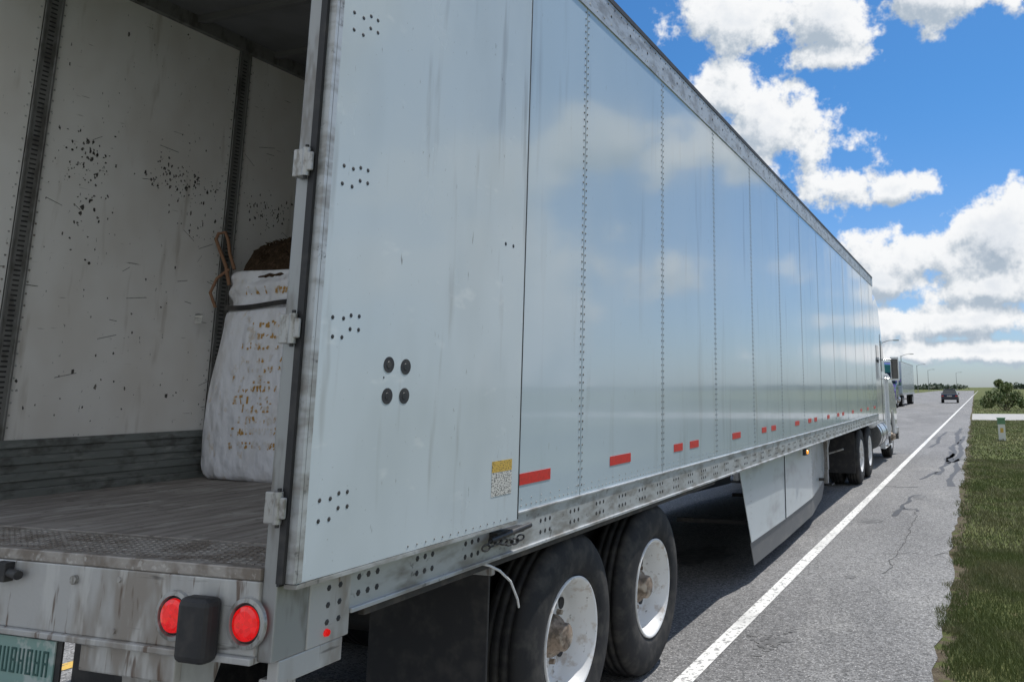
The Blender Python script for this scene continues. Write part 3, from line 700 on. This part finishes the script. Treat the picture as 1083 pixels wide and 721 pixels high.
for (a,e,ra,re) in blobs:
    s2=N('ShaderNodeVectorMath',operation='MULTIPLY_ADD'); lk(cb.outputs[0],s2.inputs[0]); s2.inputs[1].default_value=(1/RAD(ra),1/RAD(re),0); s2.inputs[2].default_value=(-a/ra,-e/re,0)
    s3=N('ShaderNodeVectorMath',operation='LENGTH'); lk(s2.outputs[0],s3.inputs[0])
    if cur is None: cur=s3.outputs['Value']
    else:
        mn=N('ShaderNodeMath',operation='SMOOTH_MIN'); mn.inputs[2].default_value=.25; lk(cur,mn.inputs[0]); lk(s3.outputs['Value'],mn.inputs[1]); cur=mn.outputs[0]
n3=noise(gi.outputs[0],3.2,0)
m3=N('ShaderNodeMath',operation='MULTIPLY_ADD'); lk(n3.outputs['Fac'],m3.inputs[0]); m3.inputs[1].default_value=-9; m3.inputs[2].default_value=5.7
dt=N('ShaderNodeVectorMath',operation='DOT_PRODUCT'); lk(gi.outputs[0],dt.inputs[0]); dt.inputs[1].default_value=(math.sin(RAD(-8))*math.cos(RAD(14)),math.cos(RAD(-8))*math.cos(RAD(14)),math.sin(RAD(14)))
m4=N('ShaderNodeMapRange'); lk(dt.outputs['Value'],m4.inputs['Value']); m4.inputs['From Min'].default_value=.75; m4.inputs['From Max'].default_value=.93; m4.inputs['To Min'].default_value=0; m4.inputs['To Max'].default_value=4
m5=N('ShaderNodeMath',operation='ADD'); lk(m3.outputs[0],m5.inputs[0]); lk(m4.outputs[0],m5.inputs[1])
mn=N('ShaderNodeMath',operation='MINIMUM'); lk(cur,mn.inputs[0]); lk(m5.outputs[0],mn.inputs[1]); cur=mn.outputs[0]
cl0=N('ShaderNodeMath',operation='MAXIMUM'); lk(cur,cl0.inputs[0]); cl0.inputs[1].default_value=0
cl1=N('ShaderNodeMath',operation='MINIMUM'); lk(cl0.outputs[0],cl1.inputs[0]); cl1.inputs[1].default_value=2.4
inv=N('ShaderNodeMath',operation='SUBTRACT'); inv.inputs[0].default_value=1; lk(cl1.outputs[0],inv.inputs[1])
n2=noise(gi.outputs[0],13,5,.64)
m2=N('ShaderNodeMath',operation='MULTIPLY_ADD'); lk(n2.outputs['Fac'],m2.inputs[0]); m2.inputs[1].default_value=3.8; m2.inputs[2].default_value=-1.82
sm=N('ShaderNodeMath',operation='ADD'); lk(inv.outputs[0],sm.inputs[0]); lk(m2.outputs[0],sm.inputs[1]); lk(sm.outputs[0],go.inputs[0])
tc=nt.nodes.new('ShaderNodeTexCoord')
def grp(vec):
    n=nt.nodes.new('ShaderNodeGroup'); n.node_tree=g; nt.links.new(vec,n.inputs[0]); return n.outputs[0]
d0=grp(tc.outputs['Generated'])
va=nt.nodes.new('ShaderNodeVectorMath'); va.operation='ADD'; va.inputs[1].default_value=(.008,0,.018); nt.links.new(tc.outputs['Generated'],va.inputs[0])
d1=grp(va.outputs[0])
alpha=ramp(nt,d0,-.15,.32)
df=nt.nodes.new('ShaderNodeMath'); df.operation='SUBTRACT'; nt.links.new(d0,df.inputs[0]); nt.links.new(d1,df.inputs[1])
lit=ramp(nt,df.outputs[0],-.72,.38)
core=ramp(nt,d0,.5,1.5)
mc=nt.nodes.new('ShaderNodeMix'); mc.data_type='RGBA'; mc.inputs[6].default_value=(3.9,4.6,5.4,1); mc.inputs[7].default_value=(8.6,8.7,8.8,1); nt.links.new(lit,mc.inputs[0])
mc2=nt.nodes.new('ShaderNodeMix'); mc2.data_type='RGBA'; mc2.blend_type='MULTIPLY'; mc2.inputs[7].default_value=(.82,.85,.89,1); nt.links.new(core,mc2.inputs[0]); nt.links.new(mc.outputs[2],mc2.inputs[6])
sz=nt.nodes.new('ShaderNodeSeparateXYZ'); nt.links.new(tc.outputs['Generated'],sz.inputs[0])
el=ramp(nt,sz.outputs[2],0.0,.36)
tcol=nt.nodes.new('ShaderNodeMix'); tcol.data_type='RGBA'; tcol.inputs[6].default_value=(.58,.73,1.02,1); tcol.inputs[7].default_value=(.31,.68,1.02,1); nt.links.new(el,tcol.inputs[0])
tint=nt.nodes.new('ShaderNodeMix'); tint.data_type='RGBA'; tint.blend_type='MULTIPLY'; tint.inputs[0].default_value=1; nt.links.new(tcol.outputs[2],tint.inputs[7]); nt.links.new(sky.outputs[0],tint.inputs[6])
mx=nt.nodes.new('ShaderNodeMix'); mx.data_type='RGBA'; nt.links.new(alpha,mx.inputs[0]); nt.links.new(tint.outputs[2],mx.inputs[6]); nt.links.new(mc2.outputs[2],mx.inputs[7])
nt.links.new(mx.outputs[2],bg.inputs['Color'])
W.cycles.sampling_method='NONE'
sd=bpy.data.lights.new('sun','SUN'); sd.energy=4.3; sd.angle=RAD(.53); sd.color=(1,.955,.89)
so=bpy.data.objects.new('sun',sd); COL.objects.link(so)
sv=Vector((math.cos(RAD(SUN_EL))*math.sin(RAD(SUN_AZ)),math.cos(RAD(SUN_EL))*math.cos(RAD(SUN_AZ)),math.sin(RAD(SUN_EL))))
so.rotation_euler=sv.to_track_quat('Z','Y').to_euler(); so.location=sv*50
# ================================================================= CAMERA
cd=bpy.data.cameras.new('camera'); co=bpy.data.objects.new('camera',cd); COL.objects.link(co); sc.camera=co
y_,p_,r_=RAD(19.122),RAD(10.59),RAD(-.333)
fwd=Vector((-math.sin(y_)*math.cos(p_),math.cos(y_)*math.cos(p_),math.sin(p_))); ri=Vector((math.cos(y_),math.sin(y_),0)); up=ri.cross(fwd)
R2=ri*math.cos(r_)+up*math.sin(r_); U2=-ri*math.sin(r_)+up*math.cos(r_)
mt=Matrix((R2,U2,-fwd)).transposed().to_4x4(); mt.translation=Vector((1.957,-2.021,1.734)); co.matrix_world=mt
cd.sensor_width=36; cd.lens=873.8/1083*36; cd.shift_x=(541.5-721.7)/1083; cd.shift_y=(247.5-360.5)/1083; cd.clip_start=.05; cd.clip_end=6000
